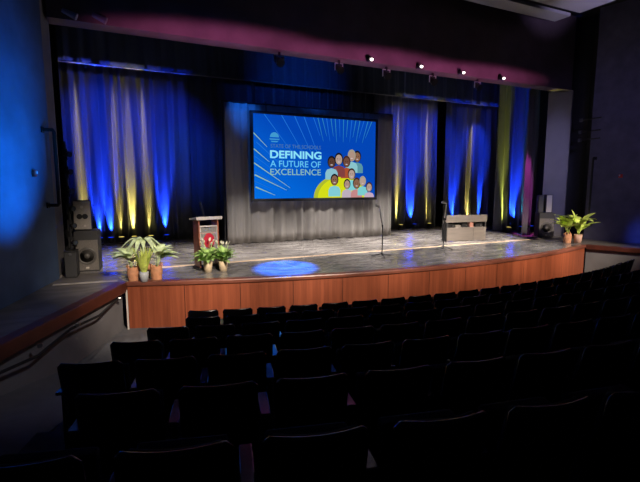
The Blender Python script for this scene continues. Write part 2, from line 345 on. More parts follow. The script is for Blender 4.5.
def bars(w, h, t, d):
    return MB().box((w / 2, d / 2, -t / 2), (w + 2 * t, d, t)).box((w / 2, d / 2, h + t / 2), (w + 2 * t, d, t)).box((-t / 2, d / 2, h / 2), (t, d, h)).box((w + t / 2, d / 2, h / 2), (t, d, h))
obj('frame', bars(SW, SH, 0.1, 0.12), black, scr, bevel=0.01)
for sx in (0.5, SW - 0.5): obj('hanging_strap', MB().tube([(sx, 0.08, SH + 0.05), (sx, 0.1, SH + 0.42), (sx, 0.44, SH + 0.42)], 0.015), black, scr)
def screen_blue():
    m = bpy.data.materials.new('screen_blue'); m.use_nodes = True; nt = m.node_tree; nt.nodes.clear(); N = nt.nodes.new; L = nt.links.new
    e = N('ShaderNodeEmission'); o = N('ShaderNodeOutputMaterial'); tc = N('ShaderNodeTexCoord'); r = N('ShaderNodeValToRGB')
    sp = N('ShaderNodeSeparateXYZ'); L(tc.outputs['Object'], sp.inputs[0])
    a = N('ShaderNodeMath'); a.operation = 'MULTIPLY_ADD'; L(sp.outputs[2], a.inputs[0]); a.inputs[1].default_value = -0.5 / SH; a.inputs[2].default_value = 0.55
    b = N('ShaderNodeMath'); b.operation = 'MULTIPLY_ADD'; L(sp.outputs[0], b.inputs[0]); b.inputs[1].default_value = -0.45 / SW; L(a.outputs[0], b.inputs[2])
    r.color_ramp.elements[0].position = 0.0; r.color_ramp.elements[0].color = (0.001, 0.060, 0.46, 1); r.color_ramp.elements[1].position = 0.6; r.color_ramp.elements[1].color = (0.001, 0.17, 0.80, 1)
    L(b.outputs[0], r.inputs[0]); L(r.outputs[0], e.inputs[0]); L(e.outputs[0], o.inputs[0]); e.inputs[1].default_value = 1.0; return m
obj('panel', MB().box((SW / 2, 0.06, SH / 2), (SW, 0.08, SH)), screen_blue(), scr)
def flat(polys, y): # polygons in screen metres (x right, z up), facing the hall
    m = MB()
    for p in polys: m.add([(a, y, b) for a, b in p], [tuple(range(len(p)))])
    return m
def uvp(u, v): return (u * SW, (1 - v) * SH)
def ray_poly(u0, v0, u1, v1, w0, w1):
    a, b = Vector(uvp(u0, v0)), Vector(uvp(u1, v1)); d = (b - a).normalized(); n = Vector((-d.y, d.x))
    cl = lambda q: (min(max(q.x, 0), SW), min(max(q.y, 0), SH))
    return [cl(a + n * w0), cl(a - n * w0), cl(b - n * w1), cl(b + n * w1)]
gold = emis('screen_gold', (0.30, 0.50, 0.30)); palebl = emis('screen_pale_blue', (0.015, 0.16, 0.66)); teal = emis('screen_teal', (0.03, 0.24, 0.46))
for (u0, v0, u1, v1) in ((0.0, 0.225, 0.10, 0.385), (0.0, 0.41, 0.115, 0.56), (0.0, 0.575, 0.27, 0.87), (0.005, 0.715, 0.245, 0.90), (0.01, 0.86, 0.155, 0.96)):
    obj('ray', flat([ray_poly(u0, v0, u1, v1, 0.022, 0.006)], 0.014), gold, scr)
FU, FV = 0.70, 1.3
for i, (u0, v0, ln) in enumerate([(0.02, 0.33, .3), (0.0, 0.49, .22), (0.0, 0.67, .3), (0.0, 0.79, .2), (0.08, 0, .34), (0.21, 0, .34), (0.31, 0, .34), (0.385, 0, .34)]):
    obj('ray', flat([ray_poly(u0, v0, u0 + (FU - u0) * ln, v0 + (FV - v0) * ln, 0.018, 0.008)], 0.013), palebl, scr)
for i in range(15):
    u0 = 0.46 + 0.036 * i
    obj('ray', flat([ray_poly(u0, 0.0, u0 + (FU - u0) * .22, FV * (.22 if i % 2 else .17), 0.016, 0.005)], 0.013), teal if i % 3 else palebl, scr)
def text(name, body, u0, v0, u1, v1, m, bold=0.0, y=0.008, label=None):
    cu = bpy.data.curves.new(name, 'FONT'); cu.body = body; cu.size = 1; cu.offset = bold; cu.extrude = 0
    to = bpy.data.objects.new(name, cu); C.objects.link(to)
    bpy.context.view_layer.update()
    me = bpy.data.meshes.new_from_object(to.evaluated_get(bpy.context.evaluated_depsgraph_get()))
    bpy.data.objects.remove(to)
    xs = [v.co.x for v in me.vertices]; ys = [v.co.y for v in me.vertices]; x0, x1, y0, y1 = min(xs), max(xs), min(ys), max(ys)
    (a0, b1), (a1, b0) = uvp(u0, v0), uvp(u1, v1)
    for v in me.vertices: v.co = (a0 + (v.co.x - x0) / (x1 - x0) * (a1 - a0), y, b0 + (v.co.y - y0) / (y1 - y0) * (b1 - b0))
    me.materials.clear(); me.materials.append(m); o = bpy.data.objects.new(name, me); C.objects.link(o); o.parent = scr
    if label: o['label'] = label
    return o
t_white = emis('screen_text_white', (0.26, 0.78, 0.95), 1.0); t_pale = emis('screen_text_pale', (0.13, 0.58, 0.88)); t_gold = emis('screen_text_gold', (0.26, 0.52, 0.44)); t_dim = emis('screen_text_dim', (0.06, 0.17, 0.38))
text('small_heading', 'STATE OF THE SCHOOLS', 0.125, 0.345, 0.52, 0.39, t_dim, 0.006)
text('headline', 'DEFINING', 0.12, 0.42, 0.525, 0.515, t_white, 0.028, label='bold pale headline')
text('headline', 'A FUTURE OF', 0.12, 0.54, 0.52, 0.618, t_pale, 0.006)
text('headline', 'EXCELLENCE', 0.12, 0.64, 0.52, 0.715, t_gold, 0.006, label='gold-toned headline')
# logo: a small dome over wavy lines
cx, cz = uvp(0.155, 0.265)
obj('logo', flat([[(cx + 0.17 * math.cos(a), cz + 0.17 * math.sin(a)) for a in [PI * k / 14 for k in range(15)]],
                  [(cx - .2, cz - .05), (cx + .2, cz - .05), (cx + .17, cz - .09), (cx - .17, cz - .09)], [(cx - .15, cz - .13), (cx + .15, cz - .13), (cx + .1, cz - .17), (cx - .1, cz - .17)]], 0.01), emis('screen_logo', (0.05, 0.32, 0.62)), scr)
# yellow disc with a ring
def disc(cu, cv, r, a0=0.0, a1=PI, n=40):
    x, z = uvp(cu, cv); return [(min(max(x + r * math.cos(a0 + (a1 - a0) * k / n), 0), SW), max(0, z + 0.76 * r * math.sin(a0 + (a1 - a0) * k / n))) for k in range(n + 1)]
obj('yellow_arch', flat([disc(0.69, 1.0, 1.14)], 0.0125), emis('screen_olive', (0.42, 0.50, 0.03)), scr)
obj('yellow_arch', flat([disc(0.70, 1.0, 1.02)], 0.0105), emis('screen_yellow', (0.66, 0.72, 0.01)), scr)
# group portrait: plain people, flat on the screen
SKIN = [(0.10, 0.045, 0.03), (0.42, 0.28, 0.22), (0.24, 0.12, 0.07), (0.45, 0.33, 0.28), (0.16, 0.07, 0.045)]
HAIR = [(0.008, 0.008, 0.012), (0.05, 0.02, 0.015), (0.35, 0.33, 0.25)]
def ell(cx, cz, rx, rz, n=18): return [(cx + rx * math.cos(2 * PI * k / n), cz + rz * math.sin(2 * PI * k / n)) for k in range(n)]
def portrait(u, v, s, skin, hair, top, y):
    x, z = uvp(u, v); m = MB()
    body = [(x - 1.5 * s, max(0.0, z - 3.6 * s)), (x + 1.5 * s, max(0.0, z - 3.6 * s)), (x + 1.5 * s, z - 2.2 * s), (x + 1.1 * s, z - 1.5 * s), (x, z - 1.2 * s), (x - 1.1 * s, z - 1.5 * s), (x - 1.5 * s, z - 2.2 * s)]
    body = [(min(max(a, 0), SW - 0.01), b) for a, b in body]
    for i, (p, yy) in enumerate(((body, y), (ell(x, z + .15 * s, 1.0 * s, 1.3 * s), y - .0004), (ell(x, z, .78 * s, 1.05 * s), y - .0008),
            (ell(x - .28 * s, z + .15 * s, .11 * s, .08 * s), y - .0012), (ell(x + .28 * s, z + .15 * s, .11 * s, .08 * s), y - .0012), (ell(x, z - .5 * s, .3 * s, .12 * s), y - .0012))):
        m.cur = (0, 1, 2, 1, 1, 3)[i]; m.add([(a, yy, b) for a, b in p], [tuple(range(len(p)))])
    def em(c): return emis('screen_tone_%d_%d_%d' % tuple(int(q * 1000) for q in c), c)
    obj('portrait', m, [em(top), em(hair), em(skin), em((0.6, 0.5, 0.5))], scr)
for k, a in enumerate(((.835, .47, .17, 2, 0, (.10, .30, .36)), (.785, .46, .175, 1, 2, (.25, .55, .60)), (.74, .54, .17, 4, 1, (.40, .08, .03)), (.672, .51, .18, 3, 0, (.22, .05, .05)), (.61, .55, .175, 0, 0, (.25, .52, .60)),
        (.785, .70, .17, 3, 1, (.20, .62, .66)), (.635, .775, .17, 2, 0, (.22, .60, .66)), (.745, .83, .15, 1, 0, (.50, .42, .50)), (.83, .82, .17, 2, 1, (.55, .24, .24)), (.885, .79, .15, 3, 2, (.20, .6, .62)), (.945, .87, .15, 3, 1, (.55, .40, .52)))):
    portrait(a[0], a[1], a[2], SKIN[a[3]], HAIR[a[4]], a[5], 0.0102 - 0.0014 * k)

# ------------------------------------------------------------------ uplights along the curtains
def make_uplight(loc, color, label, power, target, ang=95):
    t = thing('uplight', label, 'stage light', loc, 0, 'uplights along the curtains')
    obj('base', MB().box((0, 0, 0.02), (0.24, 0.2, 0.04)), blackmetal, t, bevel=0.008)
    obj('housing', MB().lathe([(0.07, 0.05), (0.10, 0.08), (0.11, 0.2), (0.105, 0.24)], n=16).box((-0.125, 0, 0.1), (0.015, 0.05, 0.16)).box((0.125, 0, 0.1), (0.015, 0.05, 0.16)), blackmetal, t, smooth=False)
    obj('lens', MB().lathe([(0.02, 0.241), (0.095, 0.242), (0.09, 0.246)], n=16), emis('lens_%s' % ('amber' if color[0] > 0.5 else 'blue'), color, 1.0), t)
    spot((loc[0], loc[1], loc[2] + 0.27), target, power, color, ang, 0.65, 0.04, (0.11 if color[0] > 0.5 else 0.2, 1))
UP = [ # x, plane, kind, strength
    (-0.65, 18.0, 'A', 0.6), (-0.2, 18.0, 'B', 1), (0.15, 18.0, 'B', 1.1), (0.5, 18.0, 'A', .35), (0.92, 18.0, 'A', 1.6), (1.5, 18.0, 'A', .4), (2.05, 18.0, 'B', 1.2),
    (12.6, 17.75, 'A', 1.1), (13.4, 17.75, 'B', 1.2), (14.3, 17.75, 'A', 1.0), (15.95, 17.6, 'B', 1.3), (16.9, 17.6, 'A', 1.0), (17.7, 17.6, 'B', 1.3)]
ORD = ['first', 'second', 'third', 'fourth', 'fifth', 'sixth', 'seventh', 'eighth', 'ninth', 'tenth', 'eleventh', 'twelfth', 'thirteenth', 'fourteenth', 'fifteenth', 'sixteenth', 'seventeenth', 'eighteenth', 'nineteenth', 'twentieth', 'twenty-first', 'twenty-second', 'twenty-third', 'twenty-fourth', 'twenty-fifth']
for i, (x, y, k, p) in enumerate(UP):
    side = 'left' if x < 5 else 'right'; j = i if x < 5 else i - 7
    col = AMBER if k == 'A' else DEEP
    where = 'curtain left of the screen' if x < 5 else 'curtains right of the screen'
    make_uplight((x, y - 0.5, SZ), col, 'small black %s floor uplight, %s from left at the %s' % ('amber' if k == 'A' else 'blue', ORD[j], where),
                 (1500 if k == 'A' else 3400) * p, (x, y - 0.1, 3.0 if k == 'A' else 3.9))
for i, (x, col, p) in enumerate(((16.15, LIME, 2800), (16.95, DEEP, 7000), (17.6, (0.02, 0.3, 0.45), 1000))):
    make_uplight((x, 14.1, SZ), col, 'small %s floor uplight at the foot of the tall right curtain' % ('lime', 'blue', 'teal')[i], p, (x, 14.65, 3.4), 84)
spot((14.9, 12.1, 6.5), (15.85, 13, 2.6), 1500, (1, 0.1, 0.75), 16, 0.8, 0.05, (0.6, 1.6))

# ------------------------------------------------------------------ lamps under the header
lens_white = emis('lamp_white', (1, 0.93, 0.84), 4)
def hang_lamp(x, label, lit):
    t = thing('stage_lamp', label, 'stage light', (x, 11.93, 6.9), 0, 'lamps along the header' )
    obj('bracket', MB().box((0, 0.05, 0.02), (0.05, 0.06, 0.16)), blackmetal, t)
    obj('housing', MB().tube([(0, 0.02, -0.02), (0, -0.16, -0.06)], [0.07, 0.1], 14), blackmetal, t).scale.z = 0.7
    obj('lens', MB().tube([(0, -0.16, -0.06), (0, -0.172, -0.063)], [0.06, 0.055], 14), lens_white, t).scale.z = 0.7
for i, x in enumerate((7.4, 9.25, 11.0, 12.85)):
    hang_lamp(x, '%s lit white lamp from left under the pink header' % ORD[i], True)
pale_mark = mat('pale_lamp_plate', (0.8, 0.8, 0.85), 0.4)
for i, x in enumerate((4.65, 6.55, 8.25, 10.1, 12.1)):
    t = thing('hanging_spotlight', 'unlit black spotlight hanging under the header, %s from left' % ORD[i], 'stage light', (x, 12.25, 6.85), 0, 'unlit spotlights under the header')
    obj('clamp', MB().box((0, 0, -0.05), (0.05, 0.06, 0.1)), blackmetal, t)
    obj('yoke', MB().box((-0.13, 0, -0.19), (0.015, 0.04, 0.22)).box((0.13, 0, -0.19), (0.015, 0.04, 0.22)).box((0, 0, -0.09), (0.275, 0.04, 0.015)), pale_mark if i else blackmetal, t)
    obj('housing', MB().tube([(0, 0.14, -0.14), (0, 0.0, -0.24), (0, -0.12, -0.32)], [0.07, 0.1, 0.12], 14), blackmetal, t)
for i, x in enumerate((-0.45, 0.15)):
    t = thing('hanging_spotlight', ('unlit tilted spotlight against the header end by the left column', 'unlit spotlight under the header, right of the tilted one by the left column')[i], 'stage light', (x, 11.9, 6.95), 0, 'unlit spotlights under the header')
    obj('clamp', MB().box((0, 0.04, 0.06), (0.05, 0.12, 0.05)), blackmetal, t)
    obj('housing', MB().tube([(-0.16, 0, 0.06), (0.12, -0.04, -0.06)], [0.05, 0.08], 12), mat('violet_grey_metal', (0.2, 0.2, 0.3), 0.4), t)

# ------------------------------------------------------------------ left speakers, boom, rack
spk_face = mat('speaker_grey', (0.32, 0.29, 0.26), 0.5, noise=0.1, nscale=30); spk_side = mat('speaker_black', (0.025, 0.025, 0.027), 0.6); cone = mat('speaker_cone', (0.07, 0.065, 0.06), 0.45)
t = thing('loudspeaker', 'grey-faced loudspeaker with round horn standing on the left subwoofer', 'loudspeaker', (-0.48, 12.45, 2.06), -0.1, 'left loudspeaker stack')
obj('cabinet', MB().prism([(-0.2, -0.2), (0.2, -0.2), (0.14, 0.2), (-0.14, 0.2)], 0, 0.72), spk_side, t, bevel=0.01)
obj('grille', MB().box((0, -0.206, 0.36), (0.37, 0.012, 0.68)), spk_face, t, bevel=0.005)
obj('horn', MB().tube([(-0.06, -0.214, 0.33), (-0.06, -0.2, 0.33)], [0.065, 0.04], 18).tube([(0.06, -0.214, 0.33), (0.06, -0.2, 0.33)], [0.065, 0.04], 18), black, t)
obj('badge', MB().tube([(0, -0.214, 0.56), (0, -0.21, 0.56)], 0.035, 12), mat('pale_badge', (0.5, 0.45, 0.4), 0.4), t)
obj('badge', MB().box((0.05, -0.214, 0.1), (0.05, 0.006, 0.05)), MATS['pale_badge'], t)
def subwoofer(label, loc, rz, w, d, h):
    t = thing('subwoofer', label, 'loudspeaker', loc, rz)
    obj('cabinet', MB().box((0, 0, h / 2), (w, d, h)), spk_side, t, bevel=0.015)
    obj('grille', MB().box((0, -d / 2 - 0.005, h * 0.40), (w * 0.93, 0.01, h * 0.74)), mat('sub_grille', (0.13, 0.117, 0.105), 0.5, noise=0.2, nscale=40), t)
    obj('port_panel', MB().box((0, -d / 2 - 0.005, h * 0.875), (w * 0.93, 0.01, h * 0.19)), spk_side, t)
    y = -d / 2 - 0.012
    obj('woofer_ring', MB().loft([[(r * w * math.cos(a), y + o, h * 0.38 + r * w * math.sin(a)) for a in [2 * PI * k / 28 for k in range(28)]] for r, o in ((0.40, 0.006), (0.38, -0.01), (0.32, -0.01), (0.30, 0.004))], cap=False), cone, t, smooth=True)
    obj('cone', MB().loft([[(r * w * math.cos(a), y + o, h * 0.38 + r * w * math.sin(a)) for a in [2 * PI * k / 24 for k in range(24)]] for r, o in ((0.29, 0.0), (0.12, 0.009), (0.11, -0.006), (0.02, -0.016))], cap=True), cone, t, smooth=True)
    obj('badge', MB().box((0, y, h * 0.09), (0.07, 0.008, 0.04)), MATS['pale_badge'], t)
subwoofer('large black subwoofer with a round cone under the left loudspeaker', (-0.42, 12.42, SZ), -0.1, 0.54, 0.56, 1.0)
t = thing('light_boom', 'black upright boom with stacked side lights beside the left column', 'stage light', (-0.76, 12.0, SZ))
obj('pole', MB().tube([(0, 0, 0.03), (0, 0, 3.1)], 0.03), blackmetal, t)
obj('base', MB().lathe([(0.14, 0), (0.14, 0.03), (0.05, 0.06)], n=20), blackmetal, t)
for k, z in enumerate((0.75, 1.15, 1.55, 1.95, 2.4, 2.8)):
    b = obj('side_light', MB().tube([(0.0, 0.06, z), (0.1, -0.1, z)], [0.05, 0.065], 12).box((0.0, 0.02, z), (0.1, 0.07, 0.26)), blackmetal, t)
    obj('lens', MB().tube([(0.102, -0.103, z), (0.106, -0.109, z)], [0.05, 0.045], 12), mat('lamp_glass', (0.05, 0.06, 0.08), 0.15), b)
t = thing('equipment_case', 'small black case on the floor in front of the left subwoofer', 'case', (-0.74, 11.6, SZ), -0.1)
obj('body', MB().box((0, 0, 0.3), (0.24, 0.4, 0.56)), spk_side, t, bevel=0.012)
obj('lid', MB().box((0, 0, 0.6), (0.25, 0.41, 0.04)), blackmetal, t, bevel=0.008)
obj('foot', MB().box((0, 0, 0.01), (0.2, 0.36, 0.02)), black, t)
obj('latch', MB().box((0.0, -0.205, 0.55), (0.05, 0.02, 0.06)), chrome, t)
# ------------------------------------------------------------------ right speakers
t = thing('loudspeaker', 'slim pale column loudspeaker standing on the right subwoofer', 'loudspeaker', (16.28, 12.33, 2.04), -0.55)
obj('cabinet', MB().box((0, 0, 0.36), (0.26, 0.26, 0.72)), spk_side, t, bevel=0.012)
obj('grille', MB().box((0, -0.137, 0.36), (0.2, 0.014, 0.68)), mat('pale_grille', (0.42, 0.39, 0.35), 0.5), t)
t = thing('loudspeaker', 'dark slim loudspeaker beside the pale column loudspeaker at right', 'loudspeaker', (16.02, 12.5, 2.04), -0.55)
obj('cabinet', MB().box((0, 0, 0.35), (0.2, 0.26, 0.7)), spk_side, t, bevel=0.012)
obj('grille', MB().box((0, -0.135, 0.35), (0.16, 0.01, 0.64)), mat('dark_grille', (0.05, 0.05, 0.055), 0.6), t)
subwoofer('dark subwoofer with a round cone under the slim right loudspeaker', (16.2, 12.38, SZ), -0.55, 0.6, 0.5, 0.985)

# ------------------------------------------------------------------ wall rails, alarms, brackets
def wall_pt(side, y):
    if side == 'L': return -1.0 + (y - 11.46) * (2.7 / 9.76)
    return 16.75 + (11.05 - y) * (1.85 / 6.35)
LA = math.atan2(-2.7, 9.76); RA = math.atan2(1.85, 6.35)
def rail(label, x, y, z0, z1, rz, sgn):
    t = thing('wall_rail', label, 'rail', (x, y, z0), rz)
    h = z1 - z0
    obj('pipe', MB().tube([(0, 0, 0), (sgn * 0.2, 0, 0), (sgn * 0.22, 0, 0.04), (sgn * 0.22, 0, h - 0.04), (sgn * 0.2, 0, h), (0, 0, h)], 0.035), black, t)
    obj('wall_plate', MB().box((0.0 * sgn, 0, 0), (0.03, 0.12, 0.12)), black, t); obj('wall_plate', MB().box((0.0, 0, h), (0.03, 0.12, 0.12)), black, t)
rail('tall black pipe rail standing off the blue left wall', wall_pt('L', 11.12) + 0.01, 11.12, 2.72, 4.3, LA, 1)
rail('tall black pipe rail standing off the dark right wall', wall_pt('R', 10.85) - 0.01, 10.85, 1.65, 4.15, RA, -1)
def alarm(label, x, y, z, rz):
    t = thing('fire_alarm', label, 'fire alarm', (x, y, z), rz)
    obj('housing', MB().box((0, 0, 0), (0.05, 0.13, 0.13)), mat('alarm_red', (0.5, 0.02, 0.02), 0.4), t, bevel=0.01)
    obj('strobe', MB().box((math.copysign(0.03, 8 - x), 0.03, 0.02), (0.03, 0.04, 0.06)), mat('alarm_lens', (0.7, 0.7, 0.75), 0.2), t, bevel=0.008)
alarm('small red fire alarm on the blue left wall', wall_pt('L', 10.55) + 0.03, 10.55, 3.38, LA)
alarm('small red fire alarm on the dark right wall', wall_pt('R', 10.0) - 0.03, 10.0, 3.48, RA)
for i, z in enumerate((4.85, 5.15, 5.6)):
    t = thing('wall_bracket', 'black bracket arm, %s, in the recess by the right wall' % ('lowest of three', 'middle of three', 'topmost of three')[i], 'bracket', (16.74, 11.12, z), 0.0, 'brackets in the recess')
    obj('arm', MB().tube([(-0.2, 0.22, 0), (0.03, -0.42, 0.04)], 0.022), blackmetal, t)
    obj('clamp', MB().box((-0.2, 0.22, 0), (0.09, 0.09, 0.12)), mat('grey_clamp', (0.06, 0.06, 0.065), 0.5, 0.3), t)
tag(obj('ledge_cable', MB().tube([(XL - 0.12, yfront(XL) - .1, 0.78), (-0.2, 9.1, 0.72), (-0.62, 8.3, 0.76), (-1.0, 7.45, 0.66), (-1.35, 6.8, 0.72), (-1.75, 6.0, 0.7)], 0.022), black), 'black cable hanging along the wall under the left ledge', 'cable')
for i, (x, y) in enumerate(((-0.52, 8.42), (-0.97, 7.52), (0.18, 10.0))):
    t = obj('cable_clip', MB().box((x, y - 0.0, 0.79), (0.07, 0.05, 0.06)), chrome, bevel=0.008)
    tag(t, ('shiny clip on the ledge cable, middle of the three', 'shiny clip on the ledge cable, nearest the seats', 'shiny clip on the ledge cable, by the stage corner')[i], 'clip', 'clips on the ledge cable')

# ------------------------------------------------------------------ lectern
acr = mat('clear_acrylic', (0.8, 0.82, 0.84), 0.15, alpha=0.12); acr_edge = mat('frosted_acrylic', (0.42, 0.40, 0.40), 0.3); lw = mat('lectern_wood', (0.26, 0.085, 0.05), 0.35, noise=0.25, nscale=3, stretch=(6, 6, 1))
t = thing('lectern', 'wood and clear acrylic lectern with a red emblem on its front', 'lectern', (2.27, 11.3, SZ), 0.18); t.scale = (0.84, 0.9, 1.13)
obj('base', MB().box((0, 0.0, 0.03), (0.72, 0.52, 0.06)), blackmetal, t, bevel=0.01)
for sx in (-1, 1):
    obj('side_panel', MB().prism([(-0.24, 0.06), (0.20, 0.06), (0.22, 1.06), (-0.2, 1.12)], -0.02, 0.02).xf(Matrix.Translation((sx * 0.29, 0, 0)) @ Matrix(((0, 0, 1, 0), (1, 0, 0, 0), (0, 1, 0, 0), (0, 0, 0, 1)))), lw, t, bevel=0.006)
obj('front_panel', MB().box((0, -0.18, 0.5), (0.53, 0.014, 0.86), rot=(0.06, 0, 0)), acr, t)
obj('front_rail', MB().box((0, -0.185, 0.96), (0.54, 0.03, 0.03)).box((-0.265, -0.19, 0.5), (0.03, 0.03, 0.88)).box((0.265, -0.19, 0.5), (0.03, 0.03, 0.88)), acr_edge, t)
red_e = mat('emblem_red', (0.36, 0.008, 0.03), 0.4)
obj('emblem', MB().loft([[(r * 0.17 * math.cos(a), -0.208 + 0.002 * r, 0.64 + r * 0.17 * math.sin(a)) for a in [2 * PI * k / 24 for k in range(24)]] for r in (0.05, 1.0)], cap=True).box((0, -0.2, 0.36), (0.44, 0.006, 0.14)), red_e, t)
obj('shelf', MB().box((0, 0.02, 0.8), (0.54, 0.36, 0.02)), lw, t)
obj('top', MB().box((0, 0.0, 1.13), (0.80, 0.54, 0.03), rot=(-0.10, 0, 0)).box((0, -0.27, 1.14), (0.80, 0.03, 0.07), rot=(-0.10, 0, 0)), acr_edge, t, bevel=0.006)
g = obj('gooseneck', MB().tube([(-0.0, 0.1, 1.16), (-0.04, 0.08, 1.28), (-0.1, 0.02, 1.38), (-0.15, -0.06, 1.45)], 0.011, 8), blackmetal, t)
obj('microphone', MB().tube([(-0.15, -0.06, 1.45), (-0.18, -0.1, 1.48)], [0.018, 0.024], 10), blackmetal, g)

# ------------------------------------------------------------------ microphone stands
def mic_stand(label, loc, tip, elbow, tripod_rot, h):
    t = thing('microphone_stand', label, 'microphone stand', loc)
    obj('pole', MB().tube([(0, 0, 0.02), (0, 0, h)], 0.018, 8), blackmetal, t)
    for k in range(3):
        a = tripod_rot + k * 2 * PI / 3
        obj('leg', MB().tube([(0, 0, 0.10), (0.17 * math.cos(a), 0.17 * math.sin(a), 0.05), (0.33 * math.cos(a), 0.33 * math.sin(a), 0.012)], 0.015, 8), blackmetal, t)
    obj('clutch', MB().tube([(0, 0, h - 0.05), (0, 0, h + 0.03)], 0.024, 10), blackmetal, t)
    b = obj('boom', MB().tube([(-(tip[0] - 0) * 0.3, -(tip[1]) * 0.3, h - (tip[2] - h) * 0.3), tip], 0.017, 8), chrome, t)
    d = (Vector(elbow)); q = Vector(tip)
    obj('microphone', MB().tube([q, q + d * 0.6, q + d], [0.024, 0.03, 0.04], 10), mat('microphone_grey', (0.22, 0.22, 0.22), 0.35, 0.6), b)
mic_stand('thin microphone stand with pale boom in front of the screen drape', (7.28, 10.86, SZ), (-0.14, -0.02, 1.46), (-0.12, -0.02, 0.06), 0.2, 0.92)
mic_stand('black microphone stand in front of the wooden desk', (10.02, 11.35, SZ), (-0.02, -0.10, 1.5), (-0.18, 0.02, 0.05), 0.9, 1.0)

# ------------------------------------------------------------------ wooden desk
dw = mat('pale_desk_wood', (0.16, 0.137, 0.12), 0.5, noise=0.18, nscale=2, stretch=(1, 1, 8))
t = thing('desk', 'pale wooden desk with a raised front board, right of the black microphone stand', 'desk', (12.25, 12.76, SZ), -0.12); t.scale.y = 0.5
W = 1.75
obj('front_panel', MB().box((-0.29, -0.3, 0.27), (1.16, 0.03, 0.5)), dw, t, bevel=0.005); obj('front_panel', MB().box((0.585, -0.3, 0.27), (0.57, 0.03, 0.5)), dw, t, bevel=0.005)
obj('worktop', MB().box((0, 0.02, 0.505), (W, 0.62, 0.03)), dw, t)
for sx in (-1, 1): obj('side_panel', MB().box((sx * (W / 2 - 0.015), 0.03, 0.375), (0.03, 0.6, 0.75)), spk_side, t)
obj('raised_board', MB().box((0, -0.28, 0.85), (W + 0.06, 0.035, 0.27)), dw, t, bevel=0.006)
obj('upper_shelf', MB().box((0, 0.03, 0.76), (W, 0.56, 0.025)), dw, t)
for sx in (-1, 1): obj('post', MB().box((sx * (W / 2 - 0.03), -0.27, 0.63), (0.05, 0.05, 0.24)), spk_side, t)
gear = [(-0.66, 0.3, 0.13, black, 'black box at the left end inside the wooden desk gap'), (-0.36, 0.24, 0.09, spk_face, 'grey device second from left inside the wooden desk gap'), (-0.06, 0.26, 0.14, black, 'black box in the middle of the wooden desk gap'),
        (0.24, 0.17, 0.17, mat('pink_paper', (0.6, 0.28, 0.22), 0.6), 'pinkish small box in the wooden desk gap'), (0.58, 0.34, 0.12, black, 'black box at the right end inside the wooden desk gap')]
for x, ww, h, m, lab in gear:
    p = t.matrix_basis @ Vector((x, -0.06, 0.52)); e = thing('equipment_box', lab, 'box', p, -0.12, 'equipment on the desk')
    obj('body', MB().box((0, 0, h / 2), (ww, 0.16, h)), m, e, bevel=0.008)
    obj('knob', MB().tube([(ww * 0.25, -0.08, h / 2), (ww * 0.25, -0.092, h / 2)], 0.02, 10), chrome, e)

# ------------------------------------------------------------------ plants
terra = mat('terracotta', (0.58, 0.27, 0.14), 0.75, noise=0.25, nscale=12); white_pot = mat('white_pot', (0.48, 0.50, 0.53), 0.45); tan_pot = mat('tan_pot', (0.52, 0.42, 0.28), 0.6, noise=0.12, nscale=10); pink_pot = mat('pink_beige_pot', (0.55, 0.34, 0.26), 0.7, noise=0.2, nscale=12); soil = mat('potting_soil', (0.02, 0.014, 0.01), 0.9)
def leafmat(n, a): return mat(n, a, 0.5, noise=0.45, nscale=9)
lf_pale = leafmat('pale_variegated_leaf', (0.55, 0.66, 0.36)); lf_lime = leafmat('lime_leaf', (0.58, 0.68, 0.14)); lf_green = leafmat('mid_green_leaf', (0.30, 0.48, 0.14)); lf_yel = leafmat('yellow_green_leaf', (0.55, 0.68, 0.14)); lf_white = leafmat('white_spathe', (0.62, 0.62, 0.48))
def leaf(m, base, az, length, width, rise, droop, n=9, fold=0.25):
    """a blade that rises from base and arches over"""
    d = Vector((math.cos(az), math.sin(az), 0)); s = Vector((-d.y, d.x, 0)); base = Vector(base); L = []; 
    for i in range(n + 1):
        t = i / n; r = length * (t * math.cos(rise) + 0.25 * t * t * droop); z = length * (t * math.sin(rise) - droop * t * t * 0.75)
        w = width * (math.sin(PI * min(1, t ** 0.75 * 0.97 + 0.02)) ** 0.8)
        p = base + d * r + Vector((0, 0, z)); up = Vector((0, 0, 1))
        L += [p - s * w + up * (w * fold), p, p + s * w + up * (w * fold)]
    m.add(L, [q for i in range(n) for q in ((3 * i, 3 * i + 1, 3 * i + 4, 3 * i + 3), (3 * i + 1, 3 * i + 2, 3 * i + 5, 3 * i + 4))])
def stalk(m, p, q, r=0.006): m.tube([p, ((p[0] + q[0]) / 2, (p[1] + q[1]) / 2, (p[2] + q[2]) / 2 + 0.02), q], r, 5)
def plant(name, label, loc, pot_m, r, h, build, leaf_m, group, basket=False):
    t = thing(name, label, 'potted plant', loc, 0, group)
    obj('pot', MB().lathe([(r * 0.82, 0), (r, h * 0.55), (r * (0.9 if basket else 1.04), h), (r * 0.9 if not basket else r * 0.8, h), (r * 0.8, h * 0.85)], n=20), pot_m, t, smooth=not basket)
    if basket:
        for a in (0.3, 0.3 + PI):
            c = Vector((r * 0.92 * math.cos(a), r * 0.92 * math.sin(a), h)); u = Vector((-math.sin(a), math.cos(a), 0)) * r * 0.35
            obj('handle', MB().tube([c - u - Vector((0, 0, .02)), c - u * .8 + Vector((0, 0, .05)), c + u * .8 + Vector((0, 0, .05)), c + u - Vector((0, 0, .02))], 0.014, 6), pot_m, t)
    obj('soil', MB().lathe([(r * 0.8, h * 0.8), (r * 0.78, h * 0.88), (0.01, h * 0.9)], n=16), soil, t)
    m = MB(); rnd = random.Random(hash(label) % 1 + len(label)); extra = build(m, h * 0.86, rnd)
    o = obj('foliage', m, leaf_m, t, smooth=True); 
    if extra: obj('flowers', extra, lf_white, t, smooth=True)
    return t
